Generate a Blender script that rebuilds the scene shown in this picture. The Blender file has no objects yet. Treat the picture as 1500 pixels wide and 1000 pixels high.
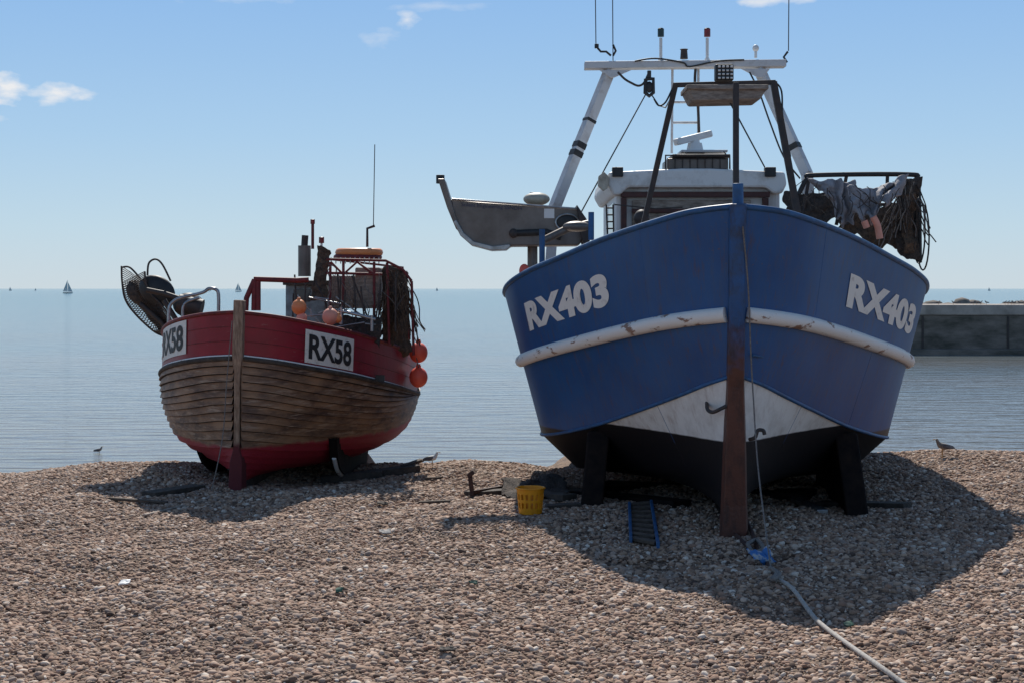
import bpy, bmesh, math, random
from mathutils import Vector, Matrix, noise
random.seed(7)
F=2200.0; H=2.3
S=bpy.context.scene
COL=S.collection
def W(px,py,Y):            # survey measurement (bearing, height angle, real distance) -> metres
    return Vector(((px-750)*Y/F, Y, H-(py-423)*Y/F))
# ---------------------------------------------------------------- materials
def mat(name,c1,c2=None,rough=.6,metal=0.,scale=8.,bump=0.,bscale=40.,stretch=(1,1,1),detail=6,lo=.35,hi=.65,spec=.5):
    m=bpy.data.materials.new(name); m.use_nodes=True; nt=m.node_tree; N=nt.nodes; L=nt.links
    b=N['Principled BSDF']; b.inputs['Roughness'].default_value=rough; b.inputs['Metallic'].default_value=metal
    b.inputs['Specular IOR Level'].default_value=spec
    if c2 is None: c2=tuple(x*.6 for x in c1)
    tc=N.new('ShaderNodeTexCoord'); mp=N.new('ShaderNodeMapping'); mp.inputs['Scale'].default_value=stretch
    L.new(tc.outputs['Object'],mp.inputs['Vector'])
    n=N.new('ShaderNodeTexNoise'); n.inputs['Scale'].default_value=scale; n.inputs['Detail'].default_value=detail; n.inputs['Roughness'].default_value=.65
    L.new(mp.outputs[0],n.inputs['Vector'])
    mr=N.new('ShaderNodeMapRange'); mr.inputs['From Min'].default_value=lo; mr.inputs['From Max'].default_value=hi
    L.new(n.outputs['Fac'],mr.inputs['Value'])
    mx=N.new('ShaderNodeMix'); mx.data_type='RGBA'; mx.inputs['A'].default_value=(*c1,1); mx.inputs['B'].default_value=(*c2,1)
    L.new(mr.outputs[0],mx.inputs['Factor']); L.new(mx.outputs['Result'],b.inputs['Base Color'])
    if bump>0:
        n2=N.new('ShaderNodeTexNoise'); n2.inputs['Scale'].default_value=bscale; n2.inputs['Detail'].default_value=3
        L.new(mp.outputs[0],n2.inputs['Vector'])
        bp=N.new('ShaderNodeBump'); bp.inputs['Strength'].default_value=bump; bp.inputs['Distance'].default_value=.02
        L.new(n2.outputs['Fac'],bp.inputs['Height']); L.new(bp.outputs[0],b.inputs['Normal'])
    m['mx']=mx.name
    return m
M={}
M['white']=mat('white_paint',(.78,.77,.74),(.48,.44,.39),.5,scale=5,lo=.5,hi=.8,bump=.1)
M['whitemetal']=mat('white_gantry_paint',(.60,.60,.60),(.3,.25,.22),.5,scale=4,lo=.5,hi=.8)
M['rubwhite']=mat('worn_white_rail',(.80,.78,.74),(.28,.17,.12),.6,scale=4,lo=.58,hi=.63,bump=.3,stretch=(1,1,2.5))
M['dark']=mat('dark_steel',(.03,.028,.028),(.07,.045,.035),.6,scale=12)
M['tar']=mat('black_antifoul',(.006,.005,.006),(.022,.014,.011),.85,scale=6,spec=.15)
M['black']=mat('black_rubber',(.012,.012,.013),(.03,.03,.03),.55)
M['rust']=mat('rusty_steel',(.075,.03,.02),(.025,.012,.012),.8,scale=7,bump=.6)
M['brown']=mat('brown_frame',(.10,.03,.022),(.05,.02,.018),.6)
M['tan']=mat('weathered_board',(.40,.33,.27),(.18,.14,.11),.8,scale=9,bump=.3,stretch=(1,1,4))
M['steel']=mat('stainless_plate',(.22,.19,.17),(.12,.10,.085),.45,metal=.4,scale=3.5,lo=.3,hi=.7)
M['steell']=mat('galvanised_steel',(.42,.43,.44),(.25,.25,.25),.35,metal=.8,scale=10)
M['bluep']=mat('blue_post_paint',(.022,.12,.30),(.02,.07,.16),.5)
M['greysheet']=mat('grey_tarpaulin',(.38,.36,.375),(.20,.19,.20),.75,scale=5,bump=.4,bscale=25)
M['net']=mat('dark_netting',(.035,.03,.027),(.10,.075,.06),.9,scale=30,bump=1,bscale=80)
M['netb']=mat('brown_netting',(.17,.11,.07),(.05,.036,.027),.9,scale=20,bump=1,bscale=70)
M['orange']=mat('orange_buoy',(.88,.28,.08),(.75,.26,.1),.45,scale=5)
M['salmon']=mat('salmon_buoy',(.88,.36,.25),(.7,.28,.18),.5,scale=5)
M['redb']=mat('red_buoy',(.95,.15,.09),(.85,.12,.07),.45,scale=5)
M['redp']=mat('red_tube_paint',(.22,.02,.022),(.10,.015,.015),.6,scale=12)
M['wood']=mat('grey_timber',(.16,.12,.09),(.06,.045,.035),.85,scale=6,bump=.6,stretch=(3,3,12))
M['woodd']=mat('tarred_timber',(.035,.028,.024),(.09,.07,.055),.85,scale=8,bump=.6)
M['lapshade']=mat('plank_lap_shade',(.012,.009,.008),(.03,.02,.015),.9,scale=8)  # near-black colour for the shade drawn in below the plank laps
M['yellow']=mat('yellow_plastic',(.90,.33,.005),(.65,.22,.005),.45,scale=10,lo=.5,hi=.8)
M['rope']=mat('pale_rope',(.52,.48,.43),(.28,.26,.24),.9,scale=60)
M['ropeg']=mat('grey_rope',(.24,.22,.19),(.12,.10,.10),.9,scale=60)
M['letters']=mat('white_lettering',(.80,.78,.73),(.52,.47,.44),.5,scale=9,lo=.55,hi=.75)
M['plate']=mat('number_board',(.78,.76,.70),(.4,.36,.3),.6,scale=10,lo=.55,hi=.8)
M['ink']=mat('black_lettering',(.015,.015,.018),(.03,.03,.03),.6)
M['inkb']=mat('blue_lettering',(.02,.03,.10),(.03,.03,.06),.6)
M['cream']=mat('cream_container',(.55,.50,.40),(.3,.26,.2),.5)
M['teal']=mat('faded_teal_cabin',(.36,.44,.45),(.18,.19,.18),.7,scale=7,bump=.3)
M['glass']=mat('window_glass',(.03,.04,.05),(.05,.05,.06),.1)
M['bluerag']=mat('blue_rag',(.05,.17,.42),(.4,.42,.45),.8,scale=14,lo=.5,hi=.55)
M['green']=mat('green_net_scrap',(.05,.13,.09),(.06,.09,.07),.8)
M['redlens']=mat('red_lamp_lens',(.35,.01,.01),(.08,.01,.01),.3)
M['greenlens']=mat('green_lamp_lens',(.01,.05,.05),(.01,.02,.02),.3)
M['gullw']=mat('gull_white',(.75,.74,.72),(.6,.58,.55),.8,scale=20)
M['gullg']=mat('gull_grey_wing',(.16,.16,.17),(.06,.05,.05),.8,scale=20)
M['gullb']=mat('juvenile_gull_brown',(.14,.11,.09),(.32,.28,.24),.85,scale=30)
M['beak']=mat('gull_beak',(.5,.25,.03),(.3,.15,.03),.6)
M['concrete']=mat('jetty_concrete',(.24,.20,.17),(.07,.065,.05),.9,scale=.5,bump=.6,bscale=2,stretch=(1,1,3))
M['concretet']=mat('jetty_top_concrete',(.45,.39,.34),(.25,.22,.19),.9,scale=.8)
M['sail']=mat('sail_cloth',(.75,.75,.74),(.6,.6,.6),.8)
def streaks(m,prev,scale3,ns,lo,hi,amt,col,coord_scale=1.0,detail=7):
    nt=m.node_tree;N=nt.nodes;L=nt.links
    tc=N.new('ShaderNodeTexCoord'); mp=N.new('ShaderNodeMapping'); mp.inputs['Scale'].default_value=scale3; L.new(tc.outputs['Object'],mp.inputs[0])
    n=N.new('ShaderNodeTexNoise'); n.inputs['Scale'].default_value=ns; n.inputs['Detail'].default_value=detail; n.inputs['Roughness'].default_value=.7; L.new(mp.outputs[0],n.inputs['Vector'])
    r=N.new('ShaderNodeMapRange'); r.inputs['From Min'].default_value=lo; r.inputs['From Max'].default_value=hi; r.inputs['To Max'].default_value=amt; L.new(n.outputs['Fac'],r.inputs['Value'])
    m2=N.new('ShaderNodeMix'); m2.data_type='RGBA'; m2.inputs['B'].default_value=(*col,1); L.new(prev.outputs['Result'],m2.inputs['A']); L.new(r.outputs[0],m2.inputs['Factor'])
    L.new(m2.outputs['Result'],N['Principled BSDF'].inputs['Base Color']); return m2
def add_z_layer(m,prev_mix,z0,col,soft=.01,wob=.03,below=True,slope=0.,nscale=9):
    nt=m.node_tree;N=nt.nodes;L=nt.links;b=N['Principled BSDF']
    tc=N.new('ShaderNodeTexCoord'); sp=N.new('ShaderNodeSeparateXYZ'); L.new(tc.outputs['Object'],sp.inputs[0])
    n=N.new('ShaderNodeTexNoise'); n.inputs['Scale'].default_value=nscale; n.inputs['Detail'].default_value=5; L.new(tc.outputs['Object'],n.inputs['Vector'])
    a=N.new('ShaderNodeMath'); a.operation='MULTIPLY_ADD'; a.inputs[1].default_value=wob; L.new(n.outputs['Fac'],a.inputs[0]); L.new(sp.outputs['Z'],a.inputs[2])
    a2=N.new('ShaderNodeMath'); a2.operation='MULTIPLY_ADD'; a2.inputs[1].default_value=slope; L.new(sp.outputs['Y'],a2.inputs[0]); L.new(a.outputs[0],a2.inputs[2])
    r=N.new('ShaderNodeMapRange'); r.inputs['From Min'].default_value=z0-soft; r.inputs['From Max'].default_value=z0+soft
    if below: r.inputs['To Min'].default_value=1; r.inputs['To Max'].default_value=0
    L.new(a2.outputs[0],r.inputs['Value'])
    mm=N.new('ShaderNodeMix'); mm.data_type='RGBA'; mm.inputs['B'].default_value=(*col,1)
    L.new(prev_mix.outputs['Result'],mm.inputs['A']); L.new(r.outputs[0],mm.inputs['Factor']); L.new(mm.outputs['Result'],b.inputs['Base Color'])
    return mm
bm_=mat('blue_hull_paint',(.012,.100,.28),(.008,.062,.195),.45,scale=1.3,lo=.3,hi=.75,bump=.2,bscale=2.2)
x_=bm_.node_tree.nodes[bm_['mx']]
x_=streaks(bm_,x_,(9,9,.6),1.6,.48,.82,.65,(.06,.09,.13))
x_=streaks(bm_,x_,(16,16,.9),1.0,.56,.72,.6,(.11,.055,.035),detail=5)
x_=streaks(bm_,x_,(1,1,1),22,.63,.68,.6,(.12,.085,.07))
add_z_layer(bm_,x_,.80+.03*14+.015,(.012,.012,.015),slope=.03,wob=.01); M['bluehull']=bm_
wm=mat('white_flare_antifoul',(.80,.77,.72),(.5,.45,.4),.6,scale=3,lo=.45,hi=.8,bump=.1,spec=.3)
x_=streaks(wm,wm.node_tree.nodes[wm['mx']],(8,8,1),1.4,.52,.8,.6,(.3,.18,.11))
x_=add_z_layer(wm,x_,.89,(.007,.006,.008),soft=.006,wob=.01)
M['whitehull']=wm
sm=mat('stem_paint',(.014,.10,.29),(.03,.07,.15),.5,scale=6,bump=.2)
x_=add_z_layer(sm,sm.node_tree.nodes[sm['mx']],2.25,(.11,.036,.022),soft=.28,wob=.9); streaks(sm,x_,(3,3,1),3,.48,.66,.7,(.025,.012,.012)); M['stem']=sm
wd=mat('varnished_clinker_planks',(.34,.185,.095),(.075,.038,.025),.6,scale=2.2,lo=.38,hi=.66,bump=.3,stretch=(1,1,3.2),bscale=14,detail=10)
x_=streaks(wd,wd.node_tree.nodes[wd['mx']],(1.5,1.5,14),1.6,.54,.64,.75,(.46,.32,.22))
add_z_layer(wd,x_,.50,(.32,.014,.028),soft=.02,wob=.10,nscale=5)
M['clinker']=wd
rd=mat('crimson_bulwark',(.30,.010,.026),(.18,.010,.02),.45,scale=3,lo=.35,hi=.75,bump=.15,bscale=9)
streaks(rd,rd.node_tree.nodes[rd['mx']],(2,2,9),3,.62,.7,.6,(.30,.13,.12)); M['crimson']=rd
rs=mat('oak_stem_redfoot',(.44,.31,.22),(.19,.115,.075),.8,scale=6,bump=.5,stretch=(6,6,1))
add_z_layer(rs,rs.node_tree.nodes[rs['mx']],.62,(.12,.018,.022),soft=.05,wob=.2); M['rstem']=rs
# ---------------------------------------------------------------- helpers
def empty(name,loc):
    e=bpy.data.objects.new(name,None); e.location=loc; COL.objects.link(e); e.empty_display_size=.3; return e
def fin(ob,parent,m=None,smooth=False):
    COL.objects.link(ob)
    if m is not None:
        ob.data.materials.clear() if len(ob.data.materials) else None
        ob.data.materials.append(M[m] if isinstance(m,str) else m)
    if parent:
        ob.parent=parent; ob.matrix_parent_inverse=Matrix.Translation(parent.location).inverted()
    if smooth and ob.type=='MESH':
        for p in ob.data.polygons: p.use_smooth=True
    return ob
def mesh(name,vs,fs,parent,m,smooth=False,bevel=0):
    me=bpy.data.meshes.new(name); me.from_pydata([tuple(v) for v in vs],[],fs); me.update()
    ob=bpy.data.objects.new(name,me); fin(ob,parent,m,smooth)
    if bevel:
        b=ob.modifiers.new('bevel','BEVEL'); b.width=bevel; b.segments=2; b.limit_method='ANGLE'
    return ob
def wires(name,lines,r,m,parent,smooth=False,res=3):
    cu=bpy.data.curves.new(name,'CURVE'); cu.dimensions='3D'; cu.bevel_depth=r; cu.bevel_resolution=res; cu.use_fill_caps=True
    for ln in lines:
        if smooth and len(ln)>2:
            pts=[]
            for i in range(len(ln)-1):
                p0=ln[max(i-1,0)];p1=ln[i];p2=ln[i+1];p3=ln[min(i+2,len(ln)-1)]
                for k in range(6):
                    t=k/6
                    pts.append(.5*((2*p1)+(p2-p0)*t+(2*p0-5*p1+4*p2-p3)*t*t+(3*p1-p0-3*p2+p3)*t**3))
            pts.append(ln[-1]); ln=pts
        sp=cu.splines.new('POLY'); sp.points.add(len(ln)-1)
        for i,p in enumerate(ln): sp.points[i].co=(p[0],p[1],p[2],1)
    ob=bpy.data.objects.new(name,cu); return fin(ob,parent,m)
def PW(lst,Y): return [W(a,b,Y if len(q)<3 else q[2]) for q in lst for a,b in [q[:2]]]
def tube(name,lst,Y,r,m,parent,smooth=False): return wires(name,[PW(lst,Y)],r,m,parent,smooth)
def plate(name,lst,Y,depth,m,parent,bevel=.008,Y2=None):
    n=len(lst); a=[W(x,y,Y) for x,y in lst]; b=[p+Vector((0,depth,0)) for p in a]
    fs=[list(range(n)),list(range(2*n-1,n-1,-1))]+[[ (i+1)%n,i,n+i,n+(i+1)%n] for i in range(n)]
    ob=mesh(name,a+b,fs,parent,m,bevel=bevel)
    bmx=bmesh.new(); bmx.from_mesh(ob.data); bmesh.ops.recalc_face_normals(bmx,faces=bmx.faces); bmx.to_mesh(ob.data); bmx.free()
    return ob
def box(name,x0,y0,x1,y1,Y,depth,m,parent,bevel=.01): return plate(name,[(x0,y0),(x1,y0),(x1,y1),(x0,y1)],Y,depth,m,parent,bevel)
def ball(name,c,rx,ry,rz,m,parent,seg=24,rot=None):
    bmx=bmesh.new(); bmesh.ops.create_uvsphere(bmx,u_segments=seg,v_segments=seg//2,radius=1)
    mt=Matrix.Diagonal((rx,ry,rz,1))
    if rot is not None: mt=rot.to_4x4()@mt
    bmesh.ops.transform(bmx,matrix=Matrix.Translation(c)@mt,verts=bmx.verts)
    me=bpy.data.meshes.new(name); bmx.to_mesh(me); bmx.free()
    return fin(bpy.data.objects.new(name,me),parent,m,True)
def cyl(name,c,r1,r2,h,m,parent,seg=20,bevel=.004):
    bmx=bmesh.new(); bmesh.ops.create_cone(bmx,cap_ends=True,segments=seg,radius1=r1,radius2=r2,depth=h)
    bmesh.ops.transform(bmx,matrix=Matrix.Translation(c),verts=bmx.verts)
    me=bpy.data.meshes.new(name); bmx.to_mesh(me); bmx.free()
    ob=fin(bpy.data.objects.new(name,me),parent,m,False)
    b=ob.modifiers.new('bevel','BEVEL'); b.width=bevel; b.segments=2; b.limit_method='ANGLE'
    return ob
def beam(name,p,q,w,h,m,parent,bevel=.006):
    d=(q-p); L_=d.length; d.normalize(); up=Vector((0,0,1)) if abs(d.z)<.95 else Vector((0,1,0))
    s=d.cross(up).normalized(); u=s.cross(d)
    vs=[]
    for e in (p,q):
        for a,b in ((-1,-1),(1,-1),(1,1),(-1,1)): vs.append(e+s*a*w/2+u*b*h/2)
    fs=[[3,2,1,0],[4,5,6,7],[0,1,5,4],[1,2,6,5],[2,3,7,6],[3,0,4,7]]
    return mesh(name,vs,fs,parent,m,bevel=bevel)
def cloth(name,corners,nu,nv,amp,sc,m,parent,sag=0.,ragged=0.,octv=3,fold=0.):
    a,b,c,d=corners
    vs=[]
    for j in range(nv+1):
        for i in range(nu+1):
            u=i/nu; v=j/nv
            top=a.lerp(b,u); bot=d.lerp(c,u)
            if ragged: bot=bot+Vector((0,0,ragged*noise.noise(Vector((u*7,3.3,bot.x)))))
            p=top.lerp(bot,v)
            q=Vector((p.x*sc,p.y*sc,p.z*sc))
            dd=noise.turbulence_vector(q,octv,False)
            p=p+dd*amp; p.z-=sag*math.sin(u*math.pi)
            if fold: p.y+=fold*math.sin(u*19+3*v+4*noise.noise(Vector((u*3,v*2,0))))
            vs.append(p)
    fs=[[j*(nu+1)+i,j*(nu+1)+i+1,(j+1)*(nu+1)+i+1,(j+1)*(nu+1)+i] for j in range(nv) for i in range(nu)]
    ob=mesh(name,vs,fs,parent,m,True)
    s=ob.modifiers.new('thick','SOLIDIFY'); s.thickness=.012
    return ob
def strands(name,n,x0,x1,y0,y1,Y,r,m,parent,length=.5,seed=1):
    rnd=random.Random(seed); L=[]
    for _ in range(n):
        p=W(rnd.uniform(x0,x1),rnd.uniform(y0,y1),Y+rnd.uniform(-.15,.15))
        pts=[p.copy()]; dx=rnd.uniform(-.05,.05)
        for k in range(5):
            p=p+Vector((dx+rnd.uniform(-.04,.04),rnd.uniform(-.03,.03),-length/5*rnd.uniform(.5,1.2))); pts.append(p.copy())
        L.append(pts)
    return wires(name,L,r,m,parent,True,1)
def text_mesh(s,bold=.02,space=1.0):
    cu=bpy.data.curves.new('t','FONT'); cu.body=s; cu.size=1; cu.offset=bold; cu.resolution_u=8; cu.space_character=space
    ob=bpy.data.objects.new('t',cu); COL.objects.link(ob); bpy.context.view_layer.update()
    dg=bpy.context.evaluated_depsgraph_get(); me=bpy.data.meshes.new_from_object(ob.evaluated_get(dg))
    bpy.data.objects.remove(ob)
    bmx=bmesh.new(); bmx.from_mesh(me)
    bmesh.ops.remove_doubles(bmx,verts=bmx.verts,dist=1e-5)
    xs=[v.co.x for v in bmx.verts]; ys=[v.co.y for v in bmx.verts]; x0,x1,y0,y1=min(xs),max(xs),min(ys),max(ys)
    for v in bmx.verts: v.co=Vector(((v.co.x-x0)/(x1-x0),(v.co.y-y0)/(y1-y0),0))
    for i in range(1,40):
        bmesh.ops.bisect_plane(bmx,geom=bmx.verts[:]+bmx.edges[:]+bmx.faces[:],plane_co=(i/40,0,0),plane_no=(1,0,0))
    for i in range(1,5):
        bmesh.ops.bisect_plane(bmx,geom=bmx.verts[:]+bmx.edges[:]+bmx.faces[:],plane_co=(0,i/5,0),plane_no=(0,1,0))
    bmesh.ops.triangulate(bmx,faces=bmx.faces)
    bmx.verts.index_update()
    vs=[v.co.copy() for v in bmx.verts]; fs=[[v.index for v in f.verts] for f in bmx.faces]; bmx.free()
    return vs,fs
# ---------------------------------------------------------------- hull
def cr(vals,x):
    n=len(vals)-1; x=max(0,min(n-1e-6,x)); i=int(x); t=x-i
    p0=vals[max(i-1,0)];p1=vals[i];p2=vals[i+1];p3=vals[min(i+2,n)]
    return tuple(.5*(2*b+(c-a)*t+(2*a-5*b+4*c-d)*t*t+(3*b-a-3*c+d)*t**3) for a,b,c,d in zip(p0,p1,p2,p3))
class Hull:
    def __init__(s,rows,base,ang,roll,smoothv):
        s.rows=rows; s.base=Vector(base); s.ax=Vector((math.sin(ang),math.cos(ang),0)); s.pp=Vector((math.cos(ang),-math.sin(ang),0))
        s.roll=roll; s.sv=smoothv; s.nk=len(rows[0])-1; s.nr=len(rows)-1
    def loc(s,a,b,z):
        c,sn=math.cos(s.roll),math.sin(s.roll)
        return s.base+s.ax*a+s.pp*(b*c+z*sn)+Vector((0,0,z*c-b*sn))
    def pt(s,t,v,side):
        if s.sv and v>1:
            a,b,z=cr([cr(r,t) for r in s.rows],v)
        else:
            v=max(0,min(s.nr-1e-6,v)); i=int(v); f=v-i; p=cr(s.rows[i],t); q=cr(s.rows[i+1],t)
            a,b,z=(x*(1-f)+y*f for x,y in zip(p,q))
        return s.loc(a,max(b,.03)*side,z)
    def nrm(s,t,v,side):
        e=.03; t0=min(max(t,e),s.nk-e); v0=min(max(v,e),s.nr-e)
        du=s.pt(t0+e,v0,side)-s.pt(t0-e,v0,side); dv=s.pt(t0,v0+e,side)-s.pt(t0,v0-e,side)
        n=du.cross(dv).normalized()
        out=s.pp*side+s.ax*-.3
        return n if n.dot(out)>0 else -n
    def find(s,px,v,side,t0=0.05,t1=6.2):
        best=None
        for i in range(400):
            t=t0+(t1-t0)*i/399; p=s.pt(t,v,side); q=750+F*p.x/p.y
            if best is None or abs(q-px)<best[0]: best=(abs(q-px),t)
        return best[1]
    def arcmap(s,ta,tb,v,side,n=80):
        ts=[ta+(tb-ta)*i/n for i in range(n+1)]; P=[s.pt(t,v,side) for t in ts]; L=[0]
        for i in range(n): L.append(L[-1]+(P[i+1]-P[i]).length)
        def f(u):
            d=u*L[-1]
            for i in range(n):
                if L[i+1]>=d: return ts[i]+(ts[i+1]-ts[i])*(d-L[i])/max(1e-9,L[i+1]-L[i])
            return ts[-1]
        return f
    def decal(s,name,vs,fs,ta,tb,v0,v1,side,m,parent,off=.006):
        f=s.arcmap(ta,tb,(v0+v1)/2,side); out=[]
        for p in vs:
            t=f(p.x); v=v1+(v0-v1)*p.y; out.append(s.pt(t,v,side)+s.nrm(t,v,side)*off)
        me=mesh(name,out,fs,parent,m)
        return me
    def surf(s,name,v0,v1,nv,nt,m,parent,t0=0,t1=None,clink=0.):
        t1=s.nk if t1 is None else t1; vs=[];fs=[]
        for side in (-1,1):
            if clink==0:
                o=len(vs)
                for j in range(nv+1):
                    for i in range(nt+1): vs.append(s.pt(t0+(t1-t0)*i/nt,v0+(v1-v0)*j/nv,side))
                for j in range(nv):
                    for i in range(nt):
                        f=[o+j*(nt+1)+i,o+j*(nt+1)+i+1,o+(j+1)*(nt+1)+i+1,o+(j+1)*(nt+1)+i]
                        fs.append(f if side<0 else f[::-1])
            else:
                o=len(vs)
                for j in range(nv):
                    for (vv,of) in ((v0+(v1-v0)*j/nv,.004),(v0+(v1-v0)*(j+.5)/nv,clink*.55),(v0+(v1-v0)*(j+1)/nv,clink)):
                        for i in range(nt+1):
                            t=t0+(t1-t0)*i/nt; vs.append(s.pt(t,vv,side)+s.nrm(t,vv,side)*of)
                R=3*nv
                for j in range(R-1):
                    for i in range(nt):
                        f=[o+j*(nt+1)+i,o+j*(nt+1)+i+1,o+(j+1)*(nt+1)+i+1,o+(j+1)*(nt+1)+i]
                        fs.append(f if side<0 else f[::-1])
        return mesh(name,vs,fs,parent,m,clink==0)
    def rail(s,name,v,off,r,m,parent,t0=.06,t1=None,nt=70,flat=1.):
        t1=s.nk if t1 is None else t1; L=[]
        for side in (-1,1):
            for vv in (v if isinstance(v,(list,tuple)) else [v]):
                L.append([s.pt(t0+(t1-t0)*i/nt,vv,side)+s.nrm(t0+(t1-t0)*i/nt,vv,side)*off for i in range(nt+1)])
        return wires(name,L,r,m,parent)
    def deck(s,name,v,nt,m,parent):
        vs=[];fs=[]
        for i in range(nt+1):
            t=s.nk*i/nt; a=s.pt(t,v,-1); b=s.pt(t,v,1); vs+=[a,b]
        for i in range(nt): fs.append([2*i,2*i+1,2*i+3,2*i+2])
        return mesh(name,vs,fs,parent,m)
    def transom(s,name,m,parent,n=14):
        l=[s.pt(s.nk,s.nr*i/n,-1) for i in range(n+1)]; r=[s.pt(s.nk,s.nr*i/n,1) for i in range(n+1)]
        fs=[[i,i+1,n+1+i+1,n+1+i] for i in range(n)]
        return mesh(name,l+r,fs,parent,m)
# =============================================================== BLUE BOAT
bb=empty('fishing_boat',(2.07,14,0))
rows=[
 [(-.5,.04,3.04),(-.32,.42,3.0),(.1,.80,2.91),(.8,1.24,2.79),(1.6,1.70,2.63),(2.4,2.10,2.49),(3.2,2.38,2.35),(4.3,2.50,2.22),(6.5,2.5,2.18),(9,2.25,2.2)],
 [(-.34,.04,2.07),(-.15,.37,2.03),(.2,.70,1.97),(.9,1.11,1.86),(1.7,1.53,1.73),(2.5,1.92,1.60),(3.3,2.18,1.49),(4.3,2.29,1.42),(6.5,2.32,1.4),(9,2.08,1.45)],
 [(-.22,.04,1.50),(-.02,.26,1.41),(.35,.50,1.28),(1.0,.86,1.09),(1.8,1.27,.88),(2.6,1.68,.71),(3.4,1.97,.60),(4.4,2.05,.55),(6.5,2.08,.55),(9,1.88,.62)],
 [(-.1,.04,.72),(.1,.15,.66),(.45,.28,.58),(1.1,.5,.47),(1.9,.82,.38),(2.7,1.2,.3),(3.5,1.55,.2),(4.5,1.65,.15),(6.5,1.65,.15),(9,1.5,.35)],
 [(0,.04,.1),(.15,.05,.1),(.5,.05,.1),(1.15,.05,.1),(1.95,.05,.1),(2.75,.05,.08),(3.55,.05,.05),(4.5,.05,.05),(6.5,.05,.05),(9,.05,.15)]]
BH=Hull(rows,(2.07,14,0),math.atan(.080),0,False)
BH.surf('hull_topsides_upper',0,1,8,110,'bluehull',bb)
BH.surf('hull_topsides_lower',1,2,8,110,'bluehull',bb)
BH.surf('hull_bottom',2,4,12,110,'whitehull',bb)
BH.deck('deck',.62,40,'steel',bb); BH.transom('transom','bluehull',bb)
BH.rail('gunwale_cap',0,0,.028,'bluep',bb,t0=0.02)
BH.rail('rubbing_strake',1,.012,.073,'rubwhite',bb,t0=.22)
BH.rail('chine_bar',2,.004,.018,'bluep',bb,t0=.1)
def stem(name,H_,pts,m,parent,wid):
    vs=[];n=len(pts)
    for (a,z,w,d) in pts:
        for (da,bx) in ((0,-w),(-d,-w*.8),(-d,w*.8),(0,w)): vs.append(H_.loc(a+da,bx,z))
    fs=[]
    for i in range(n-1):
        for k in range(4): fs.append([i*4+k,i*4+(k+1)%4,(i+1)*4+(k+1)%4,(i+1)*4+k])
    fs+= [[0,1,2,3],[(n-1)*4+3,(n-1)*4+2,(n-1)*4+1,(n-1)*4]]
    ob=mesh(name,vs,fs,parent,m,bevel=.012)
    bmx=bmesh.new(); bmx.from_mesh(ob.data); bmesh.ops.recalc_face_normals(bmx,faces=bmx.faces); bmx.to_mesh(ob.data); bmx.free()
    return ob
stem('stem_bar',BH,[(-.44,3.06,.088,.12),(-.3,2.2,.085,.12),(-.22,1.9,.09,.12),(-.12,1.4,.09,.13),(-.05,.8,.11,.14),(.02,.3,.125,.15),(.05,-.06,.14,.16)],'stem',bb,.1)
beam('keel_bar',BH.loc(0,0,.02),BH.loc(8.8,0,.02),.14,.2,'tar',bb)
cyl('stem_head_post',W(1081,287,13.62),.05,.05,.22,'bluep',bb)
for sd in (-1,1):
    p=[BH.loc(1.95,1.18*sd,.80),BH.loc(1.95,1.42*sd,.78),BH.loc(1.6,1.50*sd,-.12),BH.loc(1.6,1.27*sd,-.12)]
    q=[BH.loc(4.4,1.3*sd,.5),BH.loc(4.4,1.55*sd,.5),BH.loc(4.4,1.50*sd,-.2),BH.loc(4.4,1.27*sd,-.2)]
    mesh('bilge_keel_'+('port' if sd<0 else 'starboard'),p+q,[[0,1,2,3],[7,6,5,4],[0,4,5,1],[1,5,6,2],[2,6,7,3],[3,7,4,0]],bb,'tar',bevel=.02)
tv,tf=text_mesh('RX403',.055,1.04)
BH.decal('registration_port',tv,tf,BH.find(772,.5,-1),BH.find(891,.5,-1),.34,.70,-1,'letters',bb)
BH.decal('registration_starboard',tv,tf,BH.find(1243,.5,1),BH.find(1339,.5,1),.36,.72,1,'letters',bb)
wires('bow_steps',[PW(l,0) for l in ([(1036,363,13.85),(1036,358,13.7),(1066,361,13.6),(1068,366,13.65)],[(1032,482,14.0),(1034,476,13.85),(1064,479,13.75)],[(1100,420,13.75),(1126,418,13.9)],[(1102,520,13.75),(1120,523,13.9)])],.012,'bluep',bb)
wires('bow_hooks',[PW([(1036,582,14.15),(1036,598,13.95),(1044,603,13.85),(1056,598,13.8),(1064,594,13.8)],0),PW([(1098,643,13.85),(1106,640,13.8),(1110,630,13.8),(1118,630,13.8),(1120,636,13.8)],0)],.018,'dark',bb,True)
wires('hull_seams',[[BH.pt(t,v0+(v1-v0)*k/10,sd)+BH.nrm(t,v0+(v1-v0)*k/10,sd)*-.002 for k in range(11)] for sd in(-1,1) for t,v0,v1 in((2.2,0,.9),(4.1,1.1,2),(2.6,2.02,2.95))],.004,'bluehull',bb)
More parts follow.
